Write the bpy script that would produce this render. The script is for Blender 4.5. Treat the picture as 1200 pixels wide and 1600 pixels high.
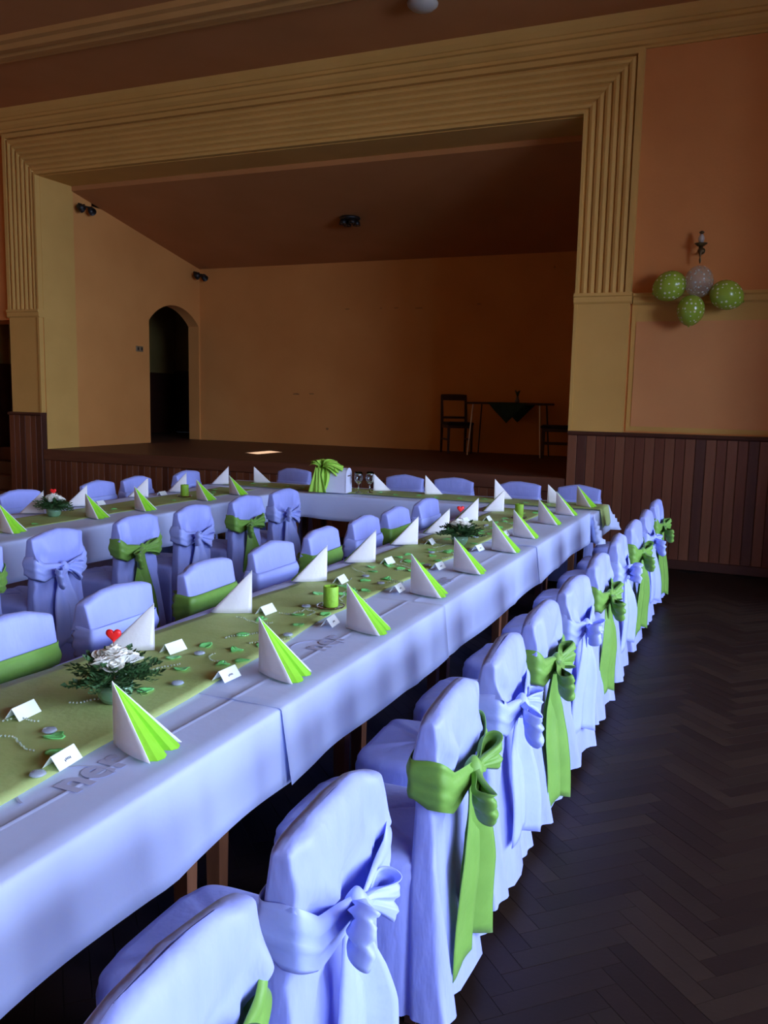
import bpy, bmesh, math, random
from mathutils import Vector, Matrix
R = random.Random(7)
PI = math.pi
for o in list(bpy.data.objects): bpy.data.objects.remove(o)
SC = bpy.context.scene
COL = SC.collection

# ------------------------------------------------------------------ camera
cam_d = bpy.data.cameras.new('camera'); cam = bpy.data.objects.new('camera', cam_d); COL.objects.link(cam)
F, YAW, PIT, ROL, CAM_H = 1341.04, 0.409006, 0.133125, 0.0205434, 1.70
cam_d.sensor_fit = 'VERTICAL'; cam_d.sensor_height = 36.0; cam_d.lens = F * 36.0 / 1600.0
cam_d.clip_start = 0.05; cam_d.clip_end = 200
_fw = Vector((-math.sin(YAW)*math.cos(PIT), math.cos(YAW)*math.cos(PIT), -math.sin(PIT)))
_rt = Vector((math.cos(YAW), math.sin(YAW), 0)); _up = _rt.cross(_fw)
_r2 = _rt*math.cos(ROL) + _up*math.sin(ROL); _u2 = -_rt*math.sin(ROL) + _up*math.cos(ROL)
cam.matrix_world = Matrix(((_r2.x,_u2.x,-_fw.x,0),(_r2.y,_u2.y,-_fw.y,0),(_r2.z,_u2.z,-_fw.z,CAM_H),(0,0,0,1)))
SC.camera = cam

# ------------------------------------------------------------------ light
SC.view_settings.view_transform = 'Standard'; SC.view_settings.look = 'None'
SC.view_settings.gamma = 1.0; SC.view_settings.use_curve_mapping = False
SC.view_settings.exposure = 0.18
W = bpy.data.worlds.new('sky'); SC.world = W; W.use_nodes = True
W.node_tree.nodes['Background'].inputs[0].default_value = (0.50, 0.66, 1.0, 1)
W.node_tree.nodes['Background'].inputs[1].default_value = 0.3

XR, VX = 5.0, 1.40  # right wall, with the windows that light the hall
WIN = [(-3.55, 2.6), (-0.5, 2.6), (2.55, 2.6), (5.6, 2.6)]   # centre y, width
WZ0, WZ1 = 1.00, 4.10
WD = 0.45           # depth of the window reveals
# the bright sky outside the windows, above the roofs opposite
ld = bpy.data.lights.new('sky_daylight', 'AREA'); ld.shape = 'RECTANGLE'
ld.size = 20.0; ld.size_y = 10.0; ld.energy = 14800; ld.color = (0.57, 0.70, 1.0)
lo = bpy.data.objects.new('sky_daylight', ld); COL.objects.link(lo)
lo.location = (XR+6.0, 1.5, 5.6); lo.rotation_euler = (PI/2-0.30, 0, PI/2)
sd = bpy.data.lights.new('sun', 'SUN'); sd.energy = 30; sd.angle = 0.009; sd.color = (1.0, 0.80, 0.55)
so = bpy.data.objects.new('sun', sd); COL.objects.link(so)
SUN_TO = Vector((-0.88*math.cos(0.4887), 0.475*math.cos(0.4887), math.sin(0.4887)))    # towards the sun
so.rotation_euler = SUN_TO.to_track_quat('Z', 'Y').to_euler()

# ------------------------------------------------------------------ materials
def mat(name, col, rough=0.6, col2=None, scale=6.0, bump=0.0, bscale=40.0, metal=0.0, sheen=0.0, stretch=(1,1,1),
        trans=0.0, alpha=1.0, spec=0.5, emit=None, detail=4.0, subs=0.0, contrast=None, translucent=0.0):
    m = bpy.data.materials.new(name); m.use_nodes = True
    nt = m.node_tree; b = nt.nodes['Principled BSDF']
    b.inputs['Base Color'].default_value = (*col, 1); b.inputs['Roughness'].default_value = rough
    b.inputs['Metallic'].default_value = metal; b.inputs['Specular IOR Level'].default_value = spec
    if sheen: b.inputs['Sheen Weight'].default_value = sheen
    if trans: b.inputs['Transmission Weight'].default_value = trans
    if alpha < 1: b.inputs['Alpha'].default_value = alpha
    if emit: b.inputs['Emission Color'].default_value = (*emit[0], 1); b.inputs['Emission Strength'].default_value = emit[1]
    if col2 or bump:
        tc = nt.nodes.new('ShaderNodeTexCoord'); mp = nt.nodes.new('ShaderNodeMapping')
        mp.inputs['Scale'].default_value = stretch
        nt.links.new(tc.outputs['Object'], mp.inputs['Vector'])
    if col2:
        n = nt.nodes.new('ShaderNodeTexNoise'); n.inputs['Scale'].default_value = scale; n.inputs['Detail'].default_value = detail
        nt.links.new(mp.outputs[0], n.inputs['Vector'])
        r = nt.nodes.new('ShaderNodeValToRGB'); e = r.color_ramp.elements
        c0, c1 = contrast or (0.3, 0.7)
        e[0].position = c0; e[1].position = c1
        e[0].color = (*col, 1); e[1].color = (*col2, 1)
        nt.links.new(n.outputs['Fac'], r.inputs[0]); nt.links.new(r.outputs[0], b.inputs['Base Color'])
    if bump:
        n2 = nt.nodes.new('ShaderNodeTexNoise'); n2.inputs['Scale'].default_value = bscale; n2.inputs['Detail'].default_value = 3
        nt.links.new(mp.outputs[0], n2.inputs['Vector'])
        bp = nt.nodes.new('ShaderNodeBump'); bp.inputs['Strength'].default_value = bump; bp.inputs['Distance'].default_value = 0.01
        nt.links.new(n2.outputs['Fac'], bp.inputs['Height']); nt.links.new(bp.outputs[0], b.inputs['Normal'])
    return m

M = {}
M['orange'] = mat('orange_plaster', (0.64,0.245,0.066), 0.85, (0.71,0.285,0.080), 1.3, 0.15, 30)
M['ochre'] = mat('stage_plaster', (0.62,0.265,0.066), 0.85, (0.72,0.33,0.09), 0.8, 0.12, 25)
M['yellow'] = mat('yellow_trim_paint', (0.62,0.355,0.085), 0.8, (0.68,0.395,0.10), 2.0, 0.08, 40)
M['pink'] = mat('salmon_panel_paint', (0.68,0.30,0.105), 0.85, (0.74,0.34,0.12), 1.4, 0.1, 30)
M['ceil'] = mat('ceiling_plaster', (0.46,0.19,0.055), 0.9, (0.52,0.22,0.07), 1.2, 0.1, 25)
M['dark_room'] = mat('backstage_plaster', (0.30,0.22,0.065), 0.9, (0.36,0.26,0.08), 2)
M['wood_a'] = mat('wainscot_wood_red', (0.120,0.032,0.012), 0.55, (0.165,0.048,0.019), 3.0, 0.2, 30, stretch=(6,6,0.7))
M['wood_b'] = mat('wainscot_wood_brown', (0.17,0.058,0.024), 0.55, (0.22,0.078,0.034), 3.0, 0.2, 30, stretch=(6,6,0.7))
M['wood_c'] = mat('wainscot_wood_dark', (0.068,0.017,0.008), 0.55, (0.095,0.027,0.012), 3.0, 0.2, 30, stretch=(6,6,0.7))
M['rail'] = mat('dark_stained_rail', (0.05,0.015,0.009), 0.5, (0.075,0.024,0.013), 5)
M['stage'] = mat('stage_boards', (0.085,0.036,0.020), 0.5, (0.12,0.05,0.028), 2.0, 0.1, 20, stretch=(0.5,14,1))
M['nosing'] = mat('stage_edge_board', (0.10,0.032,0.016), 0.5, (0.14,0.05,0.025), 3.0, stretch=(0.6,6,6))
M['floor_base'] = mat('floor_gap_dirt', (0.012,0.008,0.007), 0.8)
PQ = [mat('parquet_%d' % i, tuple(c*0.8 for c in a), 0.5, a, 8.0, 0.05, 60, stretch=(1,1,1), spec=0.16) for i, a in enumerate(
    [(0.024,0.013,0.009), (0.019,0.0095,0.007), (0.030,0.0165,0.011), (0.022,0.011,0.008)])]
M['satin'] = mat('white_satin_cover', (0.31,0.36,0.80), 0.5, (0.34,0.39,0.84), 9, 0.6, 9, sheen=0.1, spec=0.35, stretch=(2.2,2.2,0.8))
M['satin_w'] = mat('white_satin_sash', (0.36,0.43,0.90), 0.45, (0.40,0.47,0.94), 9, 0.35, 16, sheen=0.1, spec=0.4)
M['green'] = mat('lime_satin_sash', (0.145,0.31,0.045), 0.5, (0.18,0.37,0.058), 9, 0.35, 16, sheen=0.1, spec=0.35)
M['cloth'] = mat('white_damask_cloth', (0.56,0.64,0.95), 0.6, (0.60,0.68,0.98), 5, 0.10, 25, sheen=0.1, spec=0.3)
M['damask'] = mat('woven_damask_letters', (0.46,0.48,0.68), 0.65)
M['runner'] = mat('green_organza_runner', (0.50,0.64,0.20), 0.6, (0.62,0.76,0.28), 7, 0.2, 60, alpha=0.74, spec=0.3)
M['nap_w'] = mat('white_paper_napkin', (0.80,0.78,0.80), 0.8, (0.84,0.82,0.83), 20, 0.1, 80)
M['nap_g'] = mat('lime_paper_napkin', (0.27,0.70,0.02), 0.75, (0.30,0.76,0.03), 20, 0.1, 80)
M['card'] = mat('place_card_paper', (0.86,0.93,0.92), 0.7, (0.90,0.95,0.94), 20)
M['ink'] = mat('card_ink', (0.02,0.02,0.05), 0.7)
M['petal'] = mat('green_silk_petal', (0.20,0.96,0.22), 0.5, (0.32,0.98,0.32), 30, 0.1, 50)
M['gem'] = mat('clear_glass_pebble', (0.70,0.80,0.95), 0.08, trans=0.6)
M['bead'] = mat('clear_bead', (0.75,0.85,0.70), 0.05, trans=0.7)
M['candle'] = mat('green_candle_wax', (0.25,0.50,0.03), 0.6, (0.30,0.58,0.04), 25, 0.3, 60)
M['wick'] = mat('candle_wick', (0.03,0.03,0.02), 0.9)
M['glass'] = mat('clear_glass', (0.92,0.97,0.95), 0.03, trans=1.0)
M['glass_g'] = mat('green_tinted_glass', (0.45,0.75,0.50), 0.05, trans=0.75)
M['leaf'] = mat('boxwood_leaf', (0.022,0.065,0.018), 0.55, (0.040,0.11,0.03), 30)
M['stem'] = mat('green_stem', (0.05,0.09,0.03), 0.6)
M['rose'] = mat('white_rose_petals', (0.86,0.85,0.74), 0.6, (0.92,0.90,0.84), 30)
M['heart'] = mat('red_heart', (0.80,0.012,0.012), 0.4, (0.85,0.02,0.02), 20)
M['table_wood'] = mat('table_leg_wood', (0.17,0.062,0.026), 0.5, (0.23,0.09,0.04), 4, stretch=(6,6,0.8))
M['top_wood'] = mat('table_top_board', (0.16,0.08,0.04), 0.6, (0.2,0.1,0.05), 4)
M['chair_leg'] = mat('dark_chair_wood', (0.035,0.014,0.009), 0.5, (0.05,0.02,0.012), 5)
M['black'] = mat('black_metal', (0.010,0.009,0.009), 0.45)
M['steel'] = mat('brushed_steel_leg', (0.62,0.60,0.56), 0.35, metal=0.6)
M['brass'] = mat('aged_brass', (0.10,0.065,0.025), 0.4, metal=0.6)
M['white_glass'] = mat('opal_lamp_glass', (0.45,0.42,0.38), 0.3)
M['tcloth'] = mat('dark_green_table_topper', (0.006,0.035,0.028), 0.8, (0.01,0.05,0.04), 10)
M['seat_fab'] = mat('dark_seat_fabric', (0.012,0.010,0.014), 0.9)
M['tulle'] = mat('green_tulle', (0.36,0.68,0.07), 0.7, (0.44,0.78,0.10), 12, 0.3, 40, alpha=0.9)
M['box_w'] = mat('white_card_box', (0.66,0.68,0.86), 0.6, (0.70,0.72,0.90), 10)
def pane_mat():
    m = bpy.data.materials.new('window_pane'); m.use_nodes = True; nt = m.node_tree; nt.nodes.clear()
    o = nt.nodes.new('ShaderNodeOutputMaterial'); mx = nt.nodes.new('ShaderNodeMixShader'); t_ = nt.nodes.new('ShaderNodeBsdfTransparent'); g = nt.nodes.new('ShaderNodeBsdfGlossy')
    g.inputs['Roughness'].default_value = 0.02; mx.inputs[0].default_value = 0.06
    nt.links.new(t_.outputs[0], mx.inputs[1]); nt.links.new(g.outputs[0], mx.inputs[2]); nt.links.new(mx.outputs[0], o.inputs[0]); return m
M['pane'] = pane_mat()
M['winframe'] = mat('white_window_paint', (0.75,0.75,0.72), 0.5)
M['switch'] = mat('old_switch_plastic', (0.20,0.14,0.07), 0.5)
M['bulb'] = mat('halogen_reflector', (0.6,0.6,0.6), 0.15, metal=0.8)
M['plant'] = mat('small_plant_leaf', (0.03,0.05,0.03), 0.6)
M['vase'] = mat('grey_vase', (0.16,0.17,0.17), 0.3)

def dotted(name, base, dot, alpha, rad, sc):
    m = bpy.data.materials.new(name); m.use_nodes = True; nt = m.node_tree; b = nt.nodes['Principled BSDF']
    tc = nt.nodes.new('ShaderNodeTexCoord'); v = nt.nodes.new('ShaderNodeTexVoronoi'); v.inputs['Scale'].default_value = sc
    v.inputs['Randomness'].default_value = 0.35
    nt.links.new(tc.outputs['Object'], v.inputs['Vector'])
    l = nt.nodes.new('ShaderNodeMath'); l.operation = 'LESS_THAN'; l.inputs[1].default_value = rad
    nt.links.new(v.outputs['Distance'], l.inputs[0])
    mx = nt.nodes.new('ShaderNodeMix'); mx.data_type = 'RGBA'
    mx.inputs[6].default_value = (*base, 1); mx.inputs[7].default_value = (*dot, 1)
    nt.links.new(l.outputs[0], mx.inputs[0]); nt.links.new(mx.outputs[2], b.inputs['Base Color'])
    b.inputs['Roughness'].default_value = 0.22
    if alpha < 1:
        a = nt.nodes.new('ShaderNodeMath'); a.operation = 'MAXIMUM'; a.inputs[1].default_value = alpha
        nt.links.new(l.outputs[0], a.inputs[0]); nt.links.new(a.outputs[0], b.inputs['Alpha'])
    return m
M['balloon'] = dotted('green_dotted_balloon', (0.34,0.50,0.05), (0.80,0.85,0.60), 0.93, 0.27, 24)
M['balloon_c'] = dotted('clear_dotted_balloon', (0.55,0.55,0.45), (0.75,0.75,0.65), 0.30, 0.24, 24)

# ------------------------------------------------------------------ helpers
def mesh_data(name, verts, faces, m, smooth=False):
    me = bpy.data.meshes.new(name); me.from_pydata([tuple(v) for v in verts], [], faces); me.update()
    bm = bmesh.new(); bm.from_mesh(me); bmesh.ops.recalc_face_normals(bm, faces=bm.faces); bm.to_mesh(me); bm.free()
    ms = m if isinstance(m, (list, tuple)) else [m]
    for q in ms: me.materials.append(q)
    if smooth:
        for p in me.polygons: p.use_smooth = True
    return me
def link(name, me, parent=None, loc=None, rot=None):
    o = bpy.data.objects.new(name, me); COL.objects.link(o)
    if parent: o.parent = parent
    if loc: o.location = loc
    if rot: o.rotation_euler = rot
    return o
def obj(name, vf, m, parent=None, smooth=False, loc=None, rot=None):
    return link(name, mesh_data(name, vf[0], vf[1], m, smooth), parent, loc, rot)
def tag(o, label, cat=None, group=None, kind=None):
    o['label'] = label
    if cat: o['category'] = cat
    if group: o['group'] = group
    if kind: o['kind'] = kind
    return o
def empty(name, loc, rz=0.0):
    o = bpy.data.objects.new(name, None); COL.objects.link(o); o.location = loc; o.rotation_euler = (0,0,rz)
    o.empty_display_size = 0.05
    return o
def thing(name, label, cat, loc, rz=0.0, group=None):
    return tag(empty(name, loc, rz), label, cat, group)
def copy_tree(o, parent=None):
    c = o.copy(); COL.objects.link(c); c.parent = parent
    for ch in o.children: copy_tree(ch, c)
    return c
def join(*vfs):
    V, Fc = [], []
    for v, f in vfs:
        k = len(V); V += list(v); Fc += [tuple(i+k for i in q) for q in f]
    return V, Fc
def box(x0, x1, y0, y1, z0, z1):
    v = [(x0,y0,z0),(x1,y0,z0),(x1,y1,z0),(x0,y1,z0),(x0,y0,z1),(x1,y0,z1),(x1,y1,z1),(x0,y1,z1)]
    return v, [(0,3,2,1),(4,5,6,7),(0,1,5,4),(1,2,6,5),(2,3,7,6),(3,0,4,7)]
def bbox(x0, x1, y0, y1, z0, z1, b=0.005):
    """box with chamfered edges"""
    bm = bmesh.new(); v, f = box(x0,x1,y0,y1,z0,z1)
    bv = [bm.verts.new(p) for p in v]
    for q in f: bm.faces.new([bv[i] for i in q])
    bmesh.ops.bevel(bm, geom=list(bm.edges), offset=b, segments=1, affect='EDGES')
    bm.verts.index_update(); out = ([tuple(p.co) for p in bm.verts], [tuple(p.index for p in q.verts) for q in bm.faces]); bm.free()
    return out
def xform(vf, mtx):
    return [tuple(mtx @ Vector(p)) for p in vf[0]], vf[1]
def loft(rings, closed=True, cap0=False, cap1=False):
    n = len(rings[0]); V = [p for r in rings for p in r]; Fc = []
    for i in range(len(rings)-1):
        for j in range(n if closed else n-1):
            k = (j+1) % n
            Fc.append((i*n+j, i*n+k, (i+1)*n+k, (i+1)*n+j))
    if cap0: Fc.append(tuple(range(n)))
    if cap1: Fc.append(tuple((len(rings)-1)*n+j for j in range(n)))
    return V, Fc
def lathe(prof, n=20, cap0=False, cap1=False, c=(0,0,0)):
    return loft([[(c[0]+r*math.cos(2*PI*j/n), c[1]+r*math.sin(2*PI*j/n), c[2]+z) for j in range(n)] for r, z in prof], True, cap0, cap1)
def tube(path, rad, n=8):
    rings = []
    for i, p in enumerate(path):
        p = Vector(p); a = Vector(path[max(i-1,0)]); b = Vector(path[min(i+1,len(path)-1)])
        d = (b-a).normalized(); s = Vector((0,0,1)) if abs(d.z) < 0.9 else Vector((1,0,0))
        u = d.cross(s).normalized(); w = d.cross(u)
        r = rad[i] if isinstance(rad, (list,tuple)) else rad
        rings.append([tuple(p + u*(r*math.cos(2*PI*j/n)) + w*(r*math.sin(2*PI*j/n))) for j in range(n)])
    return loft(rings, True, True, True)
def grid(nu, nv, fn):
    V = [fn(i/(nu-1), j/(nv-1)) for i in range(nu) for j in range(nv)]
    return V, [(i*nv+j, i*nv+j+1, (i+1)*nv+j+1, (i+1)*nv+j) for i in range(nu-1) for j in range(nv-1)]
def thick(vf, t):
    """closed sheet: the surface plus a copy offset by -normal*t"""
    me = bpy.data.meshes.new('t'); me.from_pydata([tuple(v) for v in vf[0]], [], vf[1])
    bm = bmesh.new(); bm.from_mesh(me); bmesh.ops.recalc_face_normals(bm, faces=bm.faces)
    bmesh.ops.solidify(bm, geom=list(bm.faces), thickness=t); bm.verts.index_update()
    out = ([tuple(p.co) for p in bm.verts], [tuple(p.index for p in q.verts) for q in bm.faces]); bm.free(); bpy.data.meshes.remove(me)
    return out
def prism(pts, ax, a0, a1):
    """extrude a 2D polygon along axis ax ('x': pts=(y,z), 'y': pts=(x,z), 'z': pts=(x,y))"""
    def P(p, a): return {'x': (a,p[0],p[1]), 'y': (p[0],a,p[1]), 'z': (p[0],p[1],a)}[ax]
    n = len(pts)
    V = [P(p,a0) for p in pts] + [P(p,a1) for p in pts]
    Fc = [tuple(range(n)), tuple(range(2*n-1, n-1, -1))] + [(i,(i+1)%n,n+(i+1)%n,n+i) for i in range(n)]
    return V, Fc
ORD = ['first','second','third','fourth','fifth','sixth','seventh','eighth','ninth','tenth','eleventh','twelfth','thirteenth','fourteenth']

# ------------------------------------------------------------------ the setting
WY = 9.3                                   # face of the stage wall
OL, OR_, OT = -9.27, -1.87, 4.60           # stage opening
FW = 0.57                                  # width of the fluted frame
SZ, SB = 0.87, 12.97                       # stage floor height, stage back wall
CZ = 5.45                                  # hall ceiling
XL, YF = -12.5, -7.0                       # hall left wall, hall front wall (behind the camera)
RY = 9.92                                  # inner face of the stage wall

floor = obj('floor', box(XL, XR, YF, WY+0.05, -0.12, -0.012), M['floor_base']); tag(floor, 'dark herringbone parquet floor of the hall', 'floor', kind='structure')
# herringbone parquet
PL, PWd = 0.38, 0.076; NN = 5
pieces = []
def hb(xa, xb, ya, yb):
    c = math.sqrt(0.5)
    for k in range(-320, 420):
        for m_ in range(-90, 60):
            for hv in (0, 1):
                if hv == 0: cx, cy, ang = k + NN*m_ + NN/2, k - NN*m_ + 0.5, 0
                else: cx, cy, ang = k + NN + NN*m_ + 0.5, k + 1 - NN/2 - NN*m_, 1
                wx, wy = (cx-cy)*c*PWd, (cx+cy)*c*PWd
                if xa < wx < xb and ya < wy < yb: pieces.append((wx, wy, PI/4 if ang == 0 else -PI/4))
hb(XL+.2, XR-.2, -2.5, WY-0.12)
def view_size(p):
    return math.hypot(p[0], p[1]) + (0 if -1.05 < p[0] < 0.25 and p[1] > 1.7 else 50)
pieces.sort(key=view_size)
pv = box(-PL/2+.0008, PL/2-.0008, -PWd/2+.0008, PWd/2-.0008, -0.012, 0.0)
pmes = [mesh_data('parquet_strip', pv[0], pv[1], q) for q in PQ]
for i, (x, y, a) in enumerate(pieces[:290]):
    link('parquet_strip', pmes[R.randrange(4)], floor, (x, y, R.uniform(-.0004, .0004)), (R.uniform(-.002,.002), R.uniform(-.001,.001), a))
rest = [[], []]
for x, y, a in pieces[290:]:
    v, f = box(-PL/2+.0008, PL/2-.0008, -PWd/2+.0008, PWd/2-.0008, -0.012, 0.0)
    v, f = xform((v, f), Matrix.Translation((x,y,0)) @ Matrix.Rotation(a,4,'Z'))
    k = len(rest[0]); rest[0] += v; rest[1] += [tuple(i+k for i in q) for q in f]
pr = obj('parquet_strips', rest, PQ[1], floor); pr['kind'] = 'stuff'

# stage wall (wall_back): plaster around the opening
def arch_pts(y0, y1, zs, za, n=14):
    """segmental arch from (y0,zs) over the apex (ym,za) to (y1,zs)"""
    half = (y1-y0)/2; h = za-zs; r = (half*half+h*h)/(2*h); cy = (y0+y1)/2; cz = za-r; a0 = math.asin(half/r)
    return [(cy + r*math.sin(a), cz + r*math.cos(a)) for a in [-a0 + 2*a0*i/n for i in range(n+1)]]
DL, DR, DT = -11.0, -9.88, 2.68            # side doorway left of the stage
wb = obj('wall_back', join(
    box(OR_, XR, WY, RY, 0, CZ), box(OL, OR_, WY, RY, OT, CZ), box(DR, OL, WY, RY, 0, CZ),
    box(DL, DR, WY, RY, DT, CZ), box(XL, DL, WY, RY, 0, CZ)), M['orange'])
tag(wb, 'orange plaster wall around the stage opening', 'wall', kind='structure')
# painted panel and yellow border right of the stage
obj('painted_border', box(OR_+FW+0.01, VX, WY-0.012, WY, 1.40, 2.70), M['yellow'], wb)
obj('painted_panel', box(OR_+FW+0.06, VX-0.1, WY-0.020, WY-0.012, 1.45, 2.52), M['pink'], wb)
# reveal lining (yellow) of the opening
obj('reveal_lining', join(box(OL-0.001, OL+0.006, WY, RY, SZ, OT), box(OR_-0.006, OR_+0.001, WY, RY, SZ, OT), box(OL, OR_, WY, RY, OT-0.006, OT+0.001)), M['yellow'], wb)

# fluted frame: stepped reeds mitred round the opening
prof = [(0.0, 0.0), (0.0, 0.085), (0.03, 0.085), (0.034, 0.055)]
d = 0.05
for k in range(6):
    w_ = 0.075
    for s in range(5):
        a = PI*s/4
        prof.append((d + w_*0.5*(1-math.cos(a))*0.94, 0.050 + 0.030*math.sin(a) + 0.004*k))
    d += w_
prof += [(0.505, 0.050), (0.510, 0.095), (FW-0.004, 0.095), (FW, 0.080), (FW, 0.0)]
def frame_ring(leg):
    out = []
    for dd, h in prof:
        y = WY - h
        if leg == 0: out.append((OL-dd, y, 2.80))
        if leg == 1: out.append((OL-dd, y, OT+dd))
        if leg == 2: out.append((OR_+dd, y, OT+dd))
        if leg == 3: out.append((OR_+dd, y, 2.80))
    return out
tr = obj('trim_1', loft([frame_ring(i) for i in range(4)], False), M['yellow']); tag(tr, 'yellow fluted plaster frame around the stage opening', 'moulding', kind='structure')
def plinth(x0, x1, name, label):
    t = obj(name, join(box(x0+0.01, x1-0.01, WY-0.075, WY, 1.38, 2.70), prism([(WY,2.70),(WY-0.08,2.70),(WY-0.10,2.72),(WY-0.10,2.77),(WY-0.115,2.78),(WY-0.115,2.81),(WY,2.815)], 'x', x0-0.01, x1+0.01)), M['yellow'])
    tag(t, label, 'pilaster', kind='structure'); return t
p1 = plinth(OL-FW, OL, 'trim_2', 'plain yellow pilaster base left of the stage')
p2 = plinth(OR_, OR_+FW, 'trim_3', 'plain yellow pilaster base right of the stage')
# thin bead on the stage side of the pilaster bases
obj('corner_bead', box(OL-0.03, OL+0.004, WY-0.09, WY-0.07, 1.38, 2.70), M['yellow'], p1)
obj('corner_bead', box(OR_-0.004, OR_+0.03, WY-0.09, WY-0.07, 1.38, 2.70), M['yellow'], p2)
# dado ledge right of the stage
tag(obj('trim_4', prism([(WY,2.69),(WY-0.03,2.69),(WY-0.05,2.71),(WY-0.05,2.76),(WY-0.075,2.775),(WY-0.075,2.80),(WY,2.81)], 'x', OR_+FW+0.02, VX), M['yellow']),
    'yellow plaster ledge running right from the stage frame', 'moulding', kind='structure')
# cornice under the ceiling
cp = [(WY,5.17),(WY-0.03,5.17),(WY-0.03,5.19),(WY-0.06,5.20),(WY-0.06,5.235),(WY-0.075,5.24),(WY-0.11,5.27),(WY-0.125,5.31),(WY-0.16,5.315),(WY-0.16,5.35),(WY-0.18,5.355),(WY-0.22,5.40),(WY-0.24,CZ),(WY,CZ)]
tag(obj('trim_5', prism(cp, 'x', XL, XR), M['yellow']), 'stepped cornice between the stage wall and the ceiling', 'cornice', kind='structure')
# hall ceiling and its plaster band
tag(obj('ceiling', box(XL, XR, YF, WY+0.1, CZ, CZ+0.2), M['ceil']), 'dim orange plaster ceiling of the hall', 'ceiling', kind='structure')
bp_ = [(7.80,CZ+.01),(7.80,5.40),(7.75,5.385),(7.70,5.40),(7.66,5.365),(7.58,5.36),(7.54,5.385),(7.48,5.355),(7.40,5.35),(7.36,5.39),(7.30,5.40),(7.28,CZ+.01)]
M['band'] = mat('ceiling_band_paint', (0.52,0.26,0.07), 0.85, (0.57,0.29,0.085), 2)
tag(obj('trim_6', prism(bp_, 'x', XL, XR), M['band']), 'ribbed plaster band across the hall ceiling', 'moulding', kind='structure')
# other hall walls
tag(obj('wall_left', box(XL-0.3, XL, YF, WY, 0, CZ), M['orange']), 'orange plaster wall on the far left of the hall', 'wall', kind='structure')
tag(obj('wall_front', box(XL, XR, YF-0.3, YF, 0, CZ), M['orange']), 'orange plaster wall opposite the stage', 'wall', kind='structure')
segs = []; y = YF
for wy, ww in WIN:
    segs.append(box(XR, XR+WD, y, wy-ww/2, 0, CZ)); segs.append(box(XR, XR+WD, wy-ww/2, wy+ww/2, 0, WZ0)); segs.append(box(XR, XR+WD, wy-ww/2, wy+ww/2, WZ1, CZ)); y = wy+ww/2
segs.append(box(XR, XR+WD, y, RY, 0, CZ))
tag(obj('wall_right', join(*segs), M['orange']), 'orange plaster window wall right of the aisle', 'wall', kind='structure')
for i, (wy, ww) in enumerate(WIN):
    y0, y1 = wy-ww/2, wy+ww/2; t = 0.06; xx = XR+WD-0.07
    wf = obj('window_%d' % (i+1), join(box(xx,xx+.06,y0,y0+t,WZ0,WZ1), box(xx,xx+.06,y1-t,y1,WZ0,WZ1), box(xx,xx+.06,y0+t,y1-t,WZ0,WZ0+t), box(xx,xx+.06,y0+t,y1-t,WZ1-t,WZ1),
             box(xx,xx+.06,wy-.03,wy+.03,WZ0+t,WZ1-t), box(xx,xx+.06,y0+t,wy-.03,2.9,2.96), box(xx,xx+.06,wy+.03,y1-t,2.9,2.96)), M['winframe'])
    tag(wf, 'tall white framed window in the right wall', 'window', kind='structure')
    for a, b in ((y0+t, wy-.03), (wy+.03, y1-t)):
        for c, e in ((WZ0+t, 2.9), (2.96, WZ1-t)):
            obj('pane', box(xx+.025, xx+.031, a, b, c, e), M['pane'], wf)

VY = 7.4                # unseen corner block, added to keep window light off the stage wall's right
tag(obj('wall_shade_block', box(VX, XR, VY, WY, 0, CZ), M['orange']), 'unseen block added to shade the wall right of the stage', 'wall', kind='structure')
obj('shade_block_panel', join(box(VX-.02, VX, VY-.02, WY-.12, 0, 1.34), box(VX, XR, VY-.02, VY, 0, 1.34)), M['wood_a'], bpy.data.objects['wall_shade_block'])  # panel and rail only dress the added shade block
obj('cap_rail', join(box(VX-.04, VX, VY-.04, WY-.13, 1.34, 1.385), box(VX, XR, VY-.04, VY, 1.34, 1.385)), M['rail'], bpy.data.objects['wall_shade_block'])

# wainscot: each board is a part
def boards(x0, x1, z0, z1, yface, parent, wd=0.098):
    n = round((x1-x0)/wd); w_ = (x1-x0)/n
    vf = bbox(-w_/2+.002, w_/2-.002, -0.024, 0.0, z0, z1, 0.004)
    ms = [mesh_data('board', vf[0], vf[1], M[k]) for k in ('wood_a','wood_b','wood_c')]
    last = 0
    for i in range(n):
        k = R.choice([0,0,1,1,2]); 
        if k == last: k = R.choice([0,1])
        last = k
        link('board', ms[k], parent, (x0+(i+.5)*w_, yface, 0))
wr = obj('trim_7', box(OR_+0.0, VX, WY-0.03, WY, 0, 1.34), M['rail']); tag(wr, 'dark board wainscot right of the stage', 'wainscot', kind='structure')
boards(OR_, VX, 0.09, 1.345, WY-0.078, wr)
obj('backing', box(OR_, VX, WY-0.08, WY-0.03, 0.0, 1.34), M['rail'], wr)
obj('cap_rail', prism([(WY,1.34),(WY-0.115,1.34),(WY-0.125,1.355),(WY-0.115,1.38),(WY-0.09,1.385),(WY,1.385)], 'x', OR_, VX), M['rail'], wr)
obj('skirting', bbox(OR_, VX, WY-0.118, WY-0.08, 0.0, 0.10, .006), M['rail'], wr)
wl = obj('trim_8', box(OL-FW-0.04, OL, WY-0.08, WY, 0, 1.34), M['rail']); tag(wl, 'dark board wainscot on the pilaster left of the stage', 'wainscot', kind='structure')
boards(OL-FW-0.04, OL, 0.0, 1.345, WY-0.078, wl)
obj('cap_rail', prism([(WY,1.34),(WY-0.115,1.34),(WY-0.125,1.355),(WY-0.115,1.38),(WY-0.09,1.385),(WY,1.385)], 'x', OL-FW-0.045, OL+0.005), M['rail'], wl)

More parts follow.
